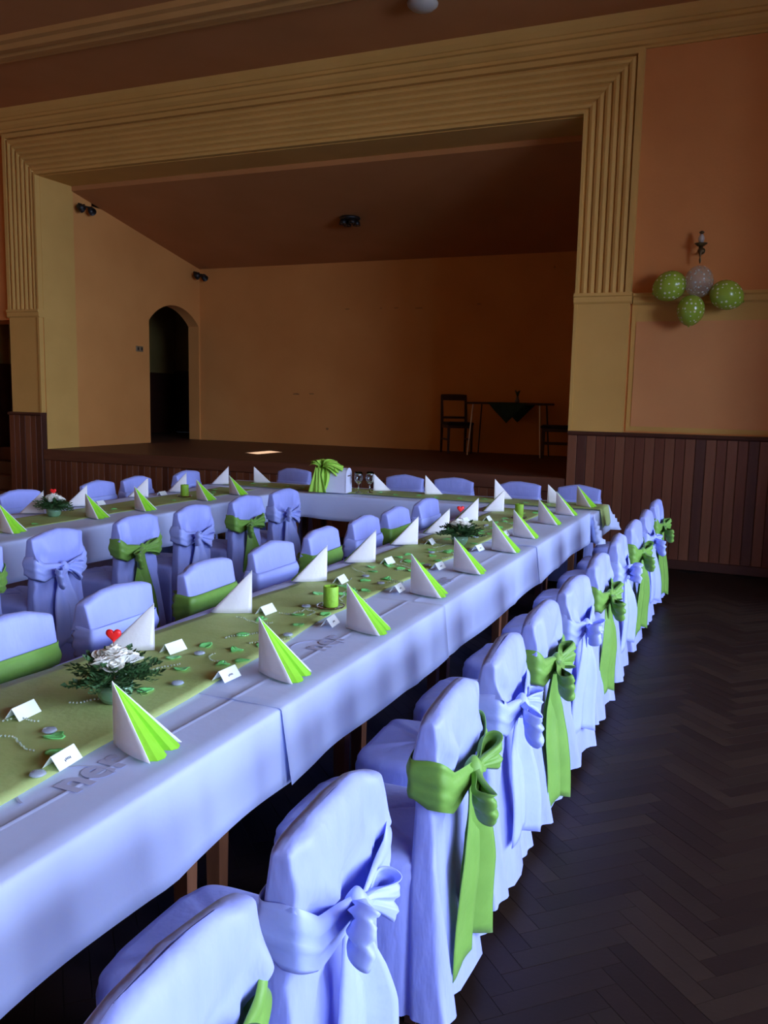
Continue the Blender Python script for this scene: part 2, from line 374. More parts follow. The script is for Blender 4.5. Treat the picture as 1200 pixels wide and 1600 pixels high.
# stage platform
st = thing('stage_platform', 'raised wooden stage with boarded front', 'stage', (0,0,0))
obj('deck', box(OL, OR_, WY-0.06, SB, SZ-0.10, SZ), M['stage'], st)
obj('nosing', bbox(OL, OR_, WY-0.085, WY-0.06, SZ-0.15, SZ+0.002, .008), M['nosing'], st)
obj('substructure', box(OL, OR_, WY-0.035, WY+0.05, 0, SZ-0.10), M['rail'], st)
boards(OL, OR_, 0.0, SZ-0.14, WY-0.035, st)

# stage room
AY0, AY1 = 11.57, 12.93
ap = arch_pts(AY0, AY1, 2.87, 3.17)
wall_l = [box(OL-0.22, OL, RY, AY0, SZ, 4.7), box(OL-0.22, OL, AY1, SB, SZ, 4.7)]
for (ya, za), (yb2, zb2) in zip(ap, ap[1:]):
    wall_l.append(prism([(ya,za),(yb2,zb2),(yb2,4.7),(ya,4.7)], 'x', OL-0.22, OL))
wall_l = join(*wall_l)
tag(obj('wall_stage_left', wall_l, M['ochre']), 'ochre stage side wall with an arched doorway', 'wall', kind='structure')
swb = obj('wall_stage_back', box(OL-0.22, OR_+0.3, SB, SB+0.25, SZ-0.2, 4.7), M['ochre']); tag(swb, 'ochre plaster wall at the back of the stage', 'wall', kind='structure')
M['scuff'] = mat('plaster_scuff', (0.22,0.10,0.04), 0.9, (0.40,0.19,0.06), 20)
for (x, z, w_, h_) in ((-6.35,3.12,.10,.018), (-5.75,3.12,.05,.012), (-5.48,3.12,.09,.014), (-5.10,3.11,.18,.014), (-4.1,3.15,.09,.014), (-7.3,1.72,.16,.03), (-7.0,1.73,.12,.02), (-2.95,3.66,.03,.04), (-6.7,1.15,.06,.05)):
    pts = [(x + w_/2*math.cos(a)*R.uniform(.6,1.1), z + h_/2*math.sin(a)*R.uniform(.6,1.2)) for a in [2*PI*i/12 for i in range(12)]]
    obj('scuff', prism(pts, 'y', SB-0.003, SB), M['scuff'], swb)
tag(obj('wall_stage_right', box(OR_, OR_+0.3, RY, SB, 0, 4.7), M['ochre']), 'ochre stage side wall on the right, mostly hidden', 'wall', kind='structure')
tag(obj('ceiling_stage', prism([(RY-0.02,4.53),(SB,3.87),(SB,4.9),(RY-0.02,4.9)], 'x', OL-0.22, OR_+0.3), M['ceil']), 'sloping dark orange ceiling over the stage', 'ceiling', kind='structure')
# passage behind the arch; unseen hole added in its wall for the sun patch
PX, PY0, PY1, PZ = -11.5, 10.4, 15.2, 4.4
hy, hz_ = 13.40, 3.89; hw, hh = 0.34, 0.11
pw = obj('wall_passage', join(
    box(PX-.1, PX, PY0, hy-hw, SZ, PZ), box(PX-.1, PX, hy+hw, PY1, SZ, PZ), box(PX-.1, PX, hy-hw, hy+hw, SZ, hz_-hh), box(PX-.1, PX, hy-hw, hy+hw, hz_+hh, PZ),
    box(PX, OL-.22, PY1, PY1+.1, SZ, PZ), box(PX, OL-.22, PY0-.1, PY0, SZ, PZ), box(PX-.1, OL, PY0-.1, PY1+.1, PZ, PZ+.1), box(OL-.22, OL-.12, SB+.25, PY1, SZ, PZ),
    box(OL-.22, OL, SB+.2, SB+.3, SZ, PZ)), M['dark_room'])
tag(pw, 'dim passage walls behind the stage arch', 'wall', kind='structure')
obj('dado_boards', join(box(PX, OL-.22, PY1-.03, PY1, SZ, 2.1), box(PX, PX+.03, PY0, PY1, SZ, 2.1)), M['rail'], pw)
obj('dado_rail', box(PX, OL-.22, PY1-.05, PY1, 2.1, 2.16), M['rail'], pw)
tag(obj('floor_passage', box(PX-.1, OL+.0, PY0, PY1, SZ-.1, SZ-.002), M['stage']), 'dark wooden floor of the passage behind the arch', 'floor', kind='structure')
# side doorway with steps
SY = 10.28
sr = obj('wall_stair', join(box(DL-.1, DL, RY, SY, 0, 3.6), box(DL-.1, DR+.4, SY, SY+.1, 0, 3.6), box(DL-.1, DR+.4, RY, SY, 3.6, 3.7), box(DR+.3, DR+.4, RY, SY, 0, 3.6)), M['dark_room'])
tag(sr, 'dark stairwell walls beyond the side doorway', 'wall', kind='structure')
obj('dado_boards', join(box(DL, DL+.03, RY, SY, 0, 2.1), box(DL+.03, DR+.3, SY-.03, SY, 0, 2.1)), M['rail'], sr)
steps = thing('wooden_stairs', 'dark wooden steps inside the doorway left of the stage', 'stairs', (0,0,0))
for k in range(4):
    obj('step', bbox(DL+.01, DR-.01, WY+.02+k*.22, SY-.04 if k == 3 else WY+.02+(k+1)*.22+.02, 0.20*k, 0.20*(k+1), .008), M['stage'], steps)

# ------------------------------------------------------------------ tables, cloths, runners
ZT = 0.745                                 # table board top
def table(x0, x1, y0, y1, label, group):
    t = thing('dining_table', label, 'table', ((x0+x1)/2, (y0+y1)/2, 0), 0, group)
    hx, hy_ = (x1-x0)/2-.02, (y1-y0)/2-.003
    obj('tabletop', bbox(-hx, hx, -hy_, hy_, ZT-.03, ZT, .005), M['top_wood'], t)
    for sx in (-1, 1):
        for sy in (-1, 1):
            a, b = sx*(hx-.09), sy*(hy_-.075); r0, r1 = .019, .027
            obj('leg', loft([[(a-r,b-r,z),(a+r,b-r,z),(a+r,b+r,z),(a-r,b+r,z)] for r, z in ((r0,0),(r1,ZT-.10),(r1,ZT-.03))], True, True, True), M['table_wood'], t)
    obj('apron', join(box(-hx+.06,hx-.06,-hy_+.05,-hy_+.07,ZT-.11,ZT-.03), box(-hx+.06,hx-.06,hy_-.07,hy_-.05,ZT-.11,ZT-.03), box(-hx+.06,-hx+.08,-hy_+.07,hy_-.07,ZT-.11,ZT-.03), box(hx-.08,hx-.06,-hy_+.07,hy_-.07,ZT-.11,ZT-.03)), M['table_wood'], t)
    return t
AX0, AX1 = -2.17, -1.285                   # right arm
BX0, BX1 = -5.20, -4.26                    # left arm
HY0, HY1 = 7.33, 8.10                      # head table
HX0, HX1 = -5.30, -1.24
ys = [0.0, 0.97, 1.94, 2.93, 3.95, 5.07, 6.16, HY0-.005]
for i in range(7): table(AX0, AX1, ys[i], ys[i+1], 'wooden table under the right arm cloths, %s from the near end' % ORD[i], 'tables of the right arm')
for i in range(5):
    y0 = 2.4 + i*.985
    table(BX0, BX1, y0, min(y0+.985, HY0-.005), 'wooden table under the left arm cloth, %s from the near end' % ORD[i], 'tables of the left arm')
for i in range(4):
    x0 = HX0 + i*(HX1-HX0)/4
    table(x0, x0+(HX1-HX0)/4, HY0, HY1, 'wooden table under the head table cloth, %s from the left' % ORD[i], 'tables of the head row')

def cloth_vf(x0, x1, y0, y1, z, drop, sides, seed, creases=()):
    """cloth over a rectangle; sides = (left,right,near,far) hang down"""
    rr = random.Random(seed); ph = [rr.uniform(0, 6.28) for _ in range(8)]
    def axis(a, b, lo, hi, step, cr):
        s = []
        if lo: s += [a - drop*q for q in (1, .85, .7, .55, .4, .25, .12, .04)]
        n = max(2, int((b-a)/step)); s += [a + (b-a)*i/n for i in range(n+1)]
        if hi: s += [b + drop*q for q in (.04, .12, .25, .4, .55, .7, .85, 1)]
        for c in cr: s += [c-.006, c, c+.006]
        return sorted(s)
    us = axis(x0, x1, sides[0], sides[1], .05, creases); vs = axis(y0, y1, sides[2], sides[3], .05, ())
    V = []
    for u in us:
        for v in vs:
            cx, cy = min(max(u,x0),x1), min(max(v,y0),y1); dx, dy = u-cx, v-cy
            ax, ay = abs(dx), abs(dy); dn = max(ax, ay); mn = min(ax, ay)
            t = dn/drop
            sgx, sgy = (1 if dx > 0 else -1), (1 if dy > 0 else -1)
            ox = oy = 0.0
            s_ = v if ax >= ay else u
            wv = .005*math.sin(s_*4.3+ph[0]) + .004*math.sin(s_*9.1+ph[1]) + .010*max(0, math.sin(s_*3.3+ph[2]))**8 + .008*max(0, math.sin(s_*5.7+ph[7]))**14
            out = .008 + .022*t + wv*t**1.2*(1-mn/drop)
            if ax > 0 and ax >= ay: ox = sgx*(out + .45*mn); oy = sgy*.30*mn
            elif ay > 0: oy = sgy*(out + .45*mn); ox = sgx*.30*mn
            zz = z - max(0, dn - .003)
            if dn > 0: zz += (1-mn/drop)*t*(.006*math.sin(s_*3.1+ph[3]) + .004*math.sin(s_*9+ph[4]))
            else:
                zz += .0008*math.sin(u*31+ph[5])*math.sin(v*9+ph[6])
                for c in creases:
                    if abs(u-c) < .003: zz += .0028
            V.append((cx+ox, cy+oy, zz))
    n = len(vs)
    return V, [(i*n+j, i*n+j+1, (i+1)*n+j+1, (i+1)*n+j) for i in range(len(us)-1) for j in range(n-1)]
def cloth(name, label, x0, x1, y0, y1, z, drop, sides, seed, creases=()):
    o = obj(name, thick(cloth_vf(x0, x1, y0, y1, z, drop, sides, seed, creases), .0012), M['cloth'], None, True)
    tag(o, label, 'tablecloth', 'white tablecloths'); return o
ZC = ZT + .008
c1 = cloth('tablecloth', 'white cloth at the near end of the right arm, under the first flower bowl', AX0, AX1, 0.15, 2.24, ZC, .25, (1,1,1,0), 1, (-1.45,))
c2 = cloth('tablecloth', 'white cloth on the right arm under the large green candle', AX0-.004, AX1+.006, 2.18, 3.66, ZC+.003, .245, (1,1,0,0), 2, (-1.45,))
c3 = cloth('tablecloth', 'white cloth on the right arm under the heart flower bowl midway', AX0, AX1, 3.60, 5.52, ZC, .25, (1,1,0,0), 3, (-1.43,))
c4 = cloth('tablecloth', 'white cloth at the stage end of the right arm', AX0-.004, AX1+.006, 5.44, 7.50, ZC+.005, .24, (0,1,0,0), 4)
c5 = cloth('tablecloth', 'long white cloth on the left arm', BX0, BX1, 2.4, 7.34, ZC+.002, .26, (1,1,1,0), 5)
c6 = cloth('tablecloth', 'long white cloth on the head table before the stage', HX0, HX1, HY0, HY1, ZC, .24, (1,1,1,1), 6)

def text_part(s, size, loc, rz, parent, rx=0.0, name='woven_letters'):
    cu = bpy.data.curves.new('t', 'FONT'); cu.body = s; cu.size = size; cu.align_x = 'CENTER'; cu.offset = 0.004; cu.resolution_u = 4; cu.extrude = .0001
    to = bpy.data.objects.new('t', cu); COL.objects.link(to)
    dg = bpy.context.evaluated_depsgraph_get(); me = bpy.data.meshes.new_from_object(to.evaluated_get(dg))
    bpy.data.objects.remove(to); me.materials.clear(); me.materials.append(M['damask'])
    o = link(name, me, parent, loc, (rx, 0, rz)); return o
def ring_part(loc, r0, r1, rot, parent, a0=0, a1=2*PI):
    n = 24
    vf = loft([[(r*math.cos(a0+(a1-a0)*i/n), r*math.sin(a0+(a1-a0)*i/n), z) for i in range(n+1)] for r, z in ((r0,0),(r0,.0008),(r1,.0008),(r1,0))], False)
    return obj('woven_swirl', vf, M['damask'], parent, False, loc, rot)
ZL = ZC + .0022
text_part('ner', .155, (-1.425, 1.585, ZL), PI/2, c1); ring_part((-1.46,1.50,ZL), .115, .121, (0,0,0), c1, 1.2, 4.4)
text_part('ner', .155, (-1.43, 2.86, ZL+.003), PI/2, c2); ring_part((-1.45,2.78,ZL+.003), .115, .121, (0,0,0), c2, 1.2, 4.4)
text_part('ner', .13, (-2.07, 2.70, ZL+.003), -PI/2, c2)
text_part('ner', .13, (-2.07, 4.35, ZL), -PI/2, c3)
text_part('ner', .14, (-1.42, 4.15, ZL), PI/2, c3)

def runner(name, label, pts, z, along='y'):
    """pts: (s, lo, hi) along the table; a thin organza strip, slightly rumpled"""
    n = 90
    def ev(s):
        for (a, b) in zip(pts, pts[1:]):
            if a[0] <= s <= b[0]:
                q = (s-a[0])/(b[0]-a[0]); return a[1]+(b[1]-a[1])*q, a[2]+(b[2]-a[2])*q
        return pts[-1][1], pts[-1][2]
    s0, s1 = pts[0][0], pts[-1][0]
    def fn(u, v):
        s = s0 + (s1-s0)*u; lo, hi = ev(s); w_ = lo + (hi-lo)*v + .006*math.sin(s*9+v*2)
        zz = z + .0012 + .0012*math.sin(s*17+v*5)*math.sin(s*4.1)
        return (w_, s, zz) if along == 'y' else (s, w_, zz)
    o = obj(name, thick(grid(n, 14, fn), .0008), M['runner'], None, True)
    return tag(o, label, 'table runner', 'green organza runners')
r1 = runner('table_runner', 'green organza runner along the right arm', [(0.3,-2.20,-1.50),(1.5,-2.18,-1.53),(2.4,-2.15,-1.58),(3.2,-2.11,-1.64),(4.2,-2.06,-1.62),(5.5,-2.03,-1.62),(7.25,-2.02,-1.62)], ZC+.008)
r2 = runner('table_runner', 'green organza runner along the left arm', [(2.5,-4.97,-4.52),(5.0,-4.97,-4.56),(7.3,-4.98,-4.56)], ZC+.006)
r3 = runner('table_runner', 'green organza runner along the head table', [(-5.2,7.52,7.92),(-3.0,7.50,7.94),(-1.22,7.56,7.98)], ZC+.011, 'x')
# the end of the head runner hangs over the table end
def rh(u, v):
    return (HX1 + .016 + .03*u + .008*math.sin(v*9), 7.56+.42*v+.02*u*math.sin(v*4), ZC+.012 - .16*u*(1-.12*math.sin(v*7)))
obj('hanging_end', thick(grid(8, 12, rh), .001), M['runner'], r3, True)

# ------------------------------------------------------------------ covered chairs
def sgnpow(c, e): return math.copysign(abs(c)**e, c)
def rrect(cx, cy, hx, hy_, n, e=0.32):
    return [(cx + hx*sgnpow(math.cos(2*PI*j/n), e), cy + hy_*sgnpow(math.sin(2*PI*j/n), e), 2*PI*j/n) for j in range(n)]
def make_cover_meshes(seed):
    rr = random.Random(seed); p = [rr.uniform(0, 6.28) for _ in range(12)]
    N = 84; rings = []
    # skirt and seat
    for z in (.050, .09, .14, .20, .27, .34, .40, .435, .452, .462):
        t = min(1, (z-.035)/.42); fl = (1-t)
        ring = []
        for x, y, a in rrect(0, .225, .215+.022*fl, .232+.022*fl, N):
            f = fl**.8*(.008*math.sin(5*a+p[0]) + .005*math.sin(11*a+p[1]) + .002*math.sin(23*a+p[2]))
            k = 1 + f/.22
            zz = z + fl*.010*math.sin(3*a+p[3])
            if z > .43: k *= 1.012 if z < .45 else .995
            ring.append((x*k, .225+(y-.225)*k, zz))
        rings.append(ring)
    for ins, z in ((.012,.478), (.035,.487), (.09,.490), (.15,.492), (.205,.492)):
        rings.append([(x*(.215-ins)/.215 if True else x, .225+(y-.225)*(.232-ins)/.232, z+.003*math.sin(3*x*20+p[4])) for x, y, a in rrect(0, .225, .215, .232, N)])
    skirt = loft(rings, True, False, True)
    # lower back
    rings = []
    zs = [.058, .10, .17, .25, .33, .41, .48, .54, .59, .63, .66, .69, .72, .76, .80, .84]
    for z in zs:
        q = max(0, (z-.045)/.59)
        w_ = .238 - .050*min(1,q) + .014*max(0, min(1, (z-.66)/.04)) - .008*max(0, (z-.76)/.08)
        th = .052 - .016*min(1,q) - .018*max(0, min(1, (z-.70)/.06)); yc = -.030 + .030*min(1,q*1.6) - .012*max(0, min(1, (z-.70)/.12))
        ring = []
        for x, y, a in rrect(0, yc, w_, th, N, .38):
            rear = y < yc
            fl = max(0, 1-q)
            f = (1 if z < .66 else max(0, 1-(z-.66)/.08))*(.011*math.sin(x*22+p[5]) + .006*math.sin(x*46+p[6]) + .006*math.sin(x*80+z*6+p[7]))*(.25+fl) if rear else .004*math.sin(x*30+p[5])
            pin = 0
            if rear:
                ang = math.atan2(z-.67, x); rho = math.hypot(x, z-.67)
                pin = (.012*math.sin(11*ang+p[8]) + .007*math.sin(19*ang+p[4]))*math.exp(-(rho/.24)**2)*min(1, rho/.05)*max(0, min(1, (.76-z)/.08))
            ring.append((x, y - f - pin + (-.018*fl if rear else 0), z + fl*.012*math.sin(x*14+p[9])))
        rings.append(ring)
    back = loft(rings, True, False, True)
    # hood over the backrest
    rings = []
    for s in (0, .06, .14, .24, .36, .48, .60, .72, .82, .90, .945, .975, .992, 1.0):
        ring = []
        for x, y, a in rrect(0, 0, .208, 1.0, N, .28):
            u = x/.208
            ztop = .868 + .034*max(0, 1-abs(u)**2.2) + .004*math.sin(u*5+p[10])
            rear = y < 0
            zbot = (.590 + .160*abs(u)**1.25 + .008*math.sin(u*7+p[11])) if rear else (.752 + .006*math.sin(u*6+p[0]))
            z = zbot + (ztop-zbot)*s
            th = .034-.006*s; th = th if s < .86 else th*max(0, 1-((s-.86)/.14)**2)**.5
            wk = (1 - .03*(1-s) + (.035 if rear else .0)*max(0,1-s*2.2)**2) * (1 if s < .9 else 1-.05*((s-.9)/.1)**2)
            yy = y*th
            if rear:
                drape = (1-abs(u)**2)
                yy -= .016*math.sin(PI*min(1,s*1.05))*drape + .010*(1-s) + .016*(1-s)**2*(1-drape)
                yy -= (.010*math.sin(u*9+p[1]+s*2) + .006*math.sin(u*17+p[2]-s*3))*(1-s*.6)*(.4+drape)
                yy += .022*math.exp(-(u/.25)**2)*math.exp(-((z-.68)/.06)**2)
                ang = math.atan2(z-.67, x); rho = math.hypot(x, z-.67)
                yy += (.010*math.sin(9*ang+p[4]) + .006*math.sin(17*ang+p[5]))*math.exp(-(rho/.17)**2)*min(1, rho/.05)
                yy -= .012*(abs(math.sin(u*3.6+p[6]+z*3))-.5)*(1-s*.55) + .006*math.sin(x*38+p[6]+z*9)*(1-s)**.5 + .005*math.sin(z*44+x*30+p[7])*(1-s)
            else:
                yy += .004*math.sin(u*4+p[3])*(1-s) + .006*(1-s)
            ring.append((x*wk, yy - .004 - .012*s, z))
        rings.append(ring)
    hood = loft(rings, True, False, True)
    return skirt, back, hood
def make_sash_meshes(seed, green):
    rr = random.Random(seed); p = [rr.uniform(0, 6.28) for _ in range(12)]
    N = 72; rings = []
    for v in range(9):
        q = v/8; ring = []
        for x, y, a in rrect(0, -.002, .207, .051, N, .36):
            u = abs(x)/.20; rear = y < 0
            hgt = (.045 + .085*u) if rear else .105
            zc = .680 + (-.012*u**2 + .030*max(0, u-.8)/.2 if rear else .030)
            bul = .006*math.sin(q*PI) + (.005*math.sin(q*19+p[0]+u*3) if rear else .003*math.sin(q*9+p[1]))
            k = (1 + bul/.2)
            yy = y*(1 + bul/.05) - (.022*(1-u) if rear else 0) - (.018 if rear else 0)*1
            ring.append((x*k, yy, zc + (q-.5)*hgt))
        rings.append(ring)
    band = thick(loft(rings, True), .002)
    yk = -.080
    # knot
    rings = []
    for i in range(9):
        q = i/8; r = max(.004, math.sin(PI*(.08+.84*q)))
        rings.append([(.030*r*math.cos(b)*(1+.10*math.sin(3*b+p[2])), yk-.010+.028*r*math.sin(b), .68 - .042 + .084*q) for b in [2*PI*j/14 for j in range(14)]])
    knot = loft(rings, True, True, True)
    loops = []
    for sgn in (-1, 1):
        droop = rr.uniform(-.45, .30); Lp = rr.uniform(.115, .145) if green else rr.uniform(.10, .125)
        wmax = rr.uniform(.075, .10)
        def fl(u, v, sgn=sgn, droop=droop, Lp=Lp, wmax=wmax):
            o = math.sin(PI*u); x = .010 + Lp*o**.75
            w_ = .028 + wmax*o**1.1
            y = yk - .016 - .030*math.sin(2*PI*u)*(.4+.6*o) - .022*o
            y += (.009*math.sin(v*15+p[3]) + .006*math.sin(v*27+p[6]+u*3))*(1-.45*o)
            z = (v-.5)*w_ - .020*o*o*abs(v-.5) + .006*math.sin(u*9+p[7])
            x *= 1 - .10*abs(v-.5)
            return (sgn*(x*math.cos(droop) - z*math.sin(droop)), y - .35*x*(sgn < 0), .685 + x*math.sin(droop) + z*math.cos(droop))
        loops.append(thick(grid(27, 15, fl), .002))
    tails = []
    for sgn in (-1, 1):
        zb = .17 + rr.uniform(-.03, .05) + (0 if green else .04); lean = sgn*(.020 + rr.uniform(0, .02)) + rr.uniform(-.015,.015)
        def fn(u, v, sgn=sgn, zb=zb, lean=lean):
            z = .665 - (.665-zb)*u; w_ = .020 + (.034 if sgn > 0 else .030)*min(1, u*1.8)
            x = lean*u*1.6 + (v-.5)*2*w_
            y = yk - .004 - .022*u + .010*math.sin(u*5+p[4]) + .009*math.sin(v*5+p[5]+sgn)*(1-u*.3) - (.010 if sgn > 0 else 0) + .010*abs(v-.5) - (v-.5)*2*w_*(.60 if sgn > 0 else .30)*min(1, u*3)
            z -= .045*(v if sgn > 0 else 1-v)*max(0, u-.8)/.2
            return (x, y, z)
        tails.append(thick(grid(22, 9, fn), .002))
    return band, knot, loops, tails
leg_v = loft([[(a*.016,b*.016,z) for a, b in ((-1,-1),(1,-1),(1,1),(-1,1))] if z < .1 else [(a*.021,b*.021,z) for a, b in ((-1,-1),(1,-1),(1,1),(-1,1))] for z in (0,.2,.43)], True, True, True)
leg_me = mesh_data('leg', leg_v[0], leg_v[1], M['chair_leg'])
protos = {}
for k in range(6):
    green = k % 2 == 0
    sk, bk, hd = make_cover_meshes(20+k)
    band, knot, loops, tails = make_sash_meshes(60+k, green)
    rt_ = empty('covered_chair', (0,0,-50))
    obj('seat_cover', sk, M['satin'], rt_, True); obj('back_cover', bk, M['satin'], rt_, True); obj('backrest_hood', hd, M['satin'], rt_, True)
    for a in (-.175, .175):
        for b in (.02, .40): link('leg', leg_me, rt_, (a, b, 0))
    sm = M['green'] if green else M['satin_w']
    sa = obj('sash', band, sm, rt_, True)
    if green: sa['label'] = 'lime green satin sash'
    sx = (-.030, -.022, -.036)[k//2]
    obj('knot', knot, sm, sa, True, (sx,0,0))
    for q in loops: obj('bow_loop', q, sm, sa, True, (sx,0,0))
    for q in tails: obj('bow_tail', q, sm, sa, True, (sx,0,0))
    protos[k] = rt_
def chair(x, y, rz, green, var, label, group, dx=0):
    c = copy_tree(protos[(var % 3)*2 + (0 if green else 1)])
    c.location = (x, y, 0); c.rotation_euler = (0, 0, rz + R.uniform(-.05, .05))
    tag(c, label, 'chair', group); return c
rowA = [.94, 1.49, 2.20, 2.76, 3.30, 3.90, 4.56, 5.30, 6.00, 6.65, 7.40]
for i, y in enumerate(rowA):
    g = i % 2 == 0
    chair(-.755 + R.uniform(-.012,.012), y, PI/2, g, i//2, 'white chair with %s bow along the aisle, %s from the near end' % ('green' if g else 'white', ORD[i]), 'chairs along the aisle side of the right arm')
rowB = [2.20, 2.78, 3.42, 4.03, 4.62, 5.24, 5.80, 6.44]
for i, y in enumerate(rowB):
    g = i % 2 == 0
    chair(-2.405, y, -PI/2, g, i//2, 'white chair with %s sash inside the right arm, %s from the near end' % ('green' if g else 'white', ORD[i]), 'chairs at the inner side of the right arm')
rowC = [3.16, 3.77, 4.48, 5.10, 5.80, 6.40]
for i, y in enumerate(rowC):
    g = i % 2 == 0
    chair(-3.735, y, PI/2, g, i//2+1, 'white chair with %s bow inside the left arm, %s from the left' % ('green' if g else 'white', ORD[i]), 'chairs at the inner side of the left arm')
rowD = [5.15, 6.05, 6.58, 7.38]
for i, y in enumerate(rowD):
    chair(-5.44, y, -PI/2, False, i, 'white covered chair on the far side of the left arm, %s from the left' % ORD[i], 'chairs at the far side of the left arm')
rowH = [-4.68, -3.36, -2.82, -2.13, -1.55]
for i, x in enumerate(rowH):
    chair(x, 8.27, PI, False, i, 'white covered chair behind the head table, %s from the left' % ORD[i], 'chairs behind the head table')
for k in protos:
    for ch in list(protos[k].children_recursive): bpy.data.objects.remove(ch)
    bpy.data.objects.remove(protos[k])

# ------------------------------------------------------------------ napkins
def napkin_meshes():
    A = Vector((0,0,.182)); B = Vector((0,0,0)); ws = []
    for s in (-1, 1):
        Fp = Vector((.165, s*.075, 0)); V = []; Fc = []; n = 9
        def fn(u, v, Fp=Fp, s=s):
            p = A.lerp(B.lerp(Fp, v), u); bul = .010*math.sin(PI*v)*u
            return (p.x - bul*.4, p.y + s*bul, max(p.z, 0))
        ws.append(thick(grid(n, n, fn), .0022))
    ring = [(.158,-.066),(.176,-.056),(.183,-.034),(.176,-.014),(.135,.0),(.172,.014),(.181,.032),(.174,.052),(.158,.066)]
    top = Vector((.006,0,.176))
    def fg(u, v):
        t = v*(len(ring)-1); i = min(int(t), len(ring)-2); q = t-i
        e = Vector((ring[i][0]*(1-q)+ring[i+1][0]*q, ring[i][1]*(1-q)+ring[i+1][1]*q, .001))
        p = top.lerp(e, u); return (p.x, p.y, p.z)
    return join(*ws), thick(grid(8, 17, fg), .0015)
nw, ng = napkin_meshes()
nwm = mesh_data('white_fold', nw[0], nw[1], M['nap_w'], True); ngm = mesh_data('green_fold', ng[0], ng[1], M['nap_g'], False)
def napkin(x, y, rz, z, label, group):
    t = thing('folded_napkin', label, 'napkin', (x, y, z), rz + .12 + R.uniform(-.10,.10), group)
    link('white_fold', nwm, t); link('green_fold', ngm, t)
    sc = R.uniform(.95, 1.06); t.scale = (1, 1, sc)
ZN = ZC + .010
for i, (x, y) in enumerate([(-1.532,1.737),(-1.509,2.433),(-1.49,3.074),(-1.497,3.795),(-1.493,4.42),(-1.493,5.158),(-1.520,5.76),(-1.521,6.50),(-1.515,7.10)]):
    napkin(x, y, 0, ZN, 'white and green napkin on the aisle side, %s from the near end' % ORD[i], 'napkins on the aisle side of the right arm')
for i, (x, y) in enumerate([(-1.975,2.469),(-1.955,3.098),(-1.971,3.833),(-1.957,4.41),(-1.967,5.099),(-1.94,5.632),(-1.956,6.354),(-1.93,7.00)]):
    napkin(x, y, PI, ZN, 'white napkin on the inner edge of the right arm, %s from near end' % ORD[i], 'napkins on the inner side of the right arm')
for i, (x, y, a) in enumerate([(-4.90,7.80,.9),(-3.50,7.80,1.0),(-2.95,7.80,1.0),(-2.25,7.80,.9),(-1.74,7.78,.5)]):
    napkin(x, y, a, ZN+.004, 'white folded napkin on the head table, %s from the left' % ORD[i], 'napkins on the head table')
napkin(-1.47, 7.75, -.25, ZN+.004, 'white and green folded napkin at the right end of the head table', 'napkins on the head table')
for i, (x, y) in enumerate([(-4.60,4.16),(-4.60,4.97),(-4.58,5.50),(-4.57,6.32),(-4.57,6.84)]):
    napkin(x, y, 0, ZN, 'white and green napkin on the left arm, inner side, %s from the left' % ORD[i], 'napkins on the inner side of the left arm')
for i, (x, y) in enumerate([(-4.99,4.95),(-5.02,5.45),(-5.02,6.22),(-4.97,6.72),(-5.05,7.55)]):
    napkin(x, y, PI, ZN, 'white folded napkin on the far side of the left arm, %s from the left' % ORD[i], 'napkins on the far side of the left arm')

# ------------------------------------------------------------------ place cards
hh_ = .034; cl = .045
cv = join(thick(([(-cl,-.026,0),(cl,-.026,0),(cl,0,hh_),(-cl,0,hh_)], [(0,1,2,3)]), .0008), thick(([(-cl,.026,0),(cl,.026,0),(cl,0,hh_),(-cl,0,hh_)], [(0,1,2,3)]), .0008))
card_me = mesh_data('folded_card', cv[0], cv[1], M['card'])
strokes = []
xx = -.012
for k in range(5):
    a = R.uniform(.002, .004)
    f = .35 + R.uniform(-.04,.04)
    def pt(x, h): return (x, -.026*(1-h) - .0009, hh_*h + .0006)
    strokes.append(([pt(xx,f), pt(xx+.0035,f), pt(xx+.0035,f+.14), pt(xx,f+.14)], [(0,1,2,3)])); xx += .005
iv = join(*strokes); ink_me = mesh_data('name_writing', iv[0], iv[1], M['ink'])
def card(x, y, rz, z, label, group, writ=True):
    t = thing('place_card', label, 'place card', (x, y, z), rz, group); link('folded_card', card_me, t)
    if writ: link('name_writing', ink_me, t)
for i, (x, y) in enumerate([(-1.56,1.582),(-1.565,2.324),(-1.57,3.086),(-1.565,3.795),(-1.58,4.42),(-1.56,5.092),(-1.57,5.75)]):
    card(x, y, PI/2 + R.uniform(-.12,.12), ZN, 'place card with dark writing on the aisle side, %s from the near end' % ORD[i], 'place cards on the aisle side of the right arm')
for i, (x, y) in enumerate([(-1.90,1.78),(-1.91,2.493),(-1.904,3.131),(-1.897,3.839),(-1.884,4.415),(-1.904,5.154),(-1.893,6.40),(-2.02,6.22)]):
    card(x, y, -PI/2 + R.uniform(-.12,.12), ZN, 'blank place card on the right arm, inner side, %s from near end' % ORD[i], 'place cards on the inner side of the right arm')
for i, (x, y) in enumerate([(-4.62,5.12),(-4.99,5.56),(-5.01,6.40)]):
    card(x, y, (PI/2 if i == 0 else -PI/2) + R.uniform(-.1,.1), ZN, 'white place card on the left arm, %s from the left' % ORD[i], 'place cards on the left arm')

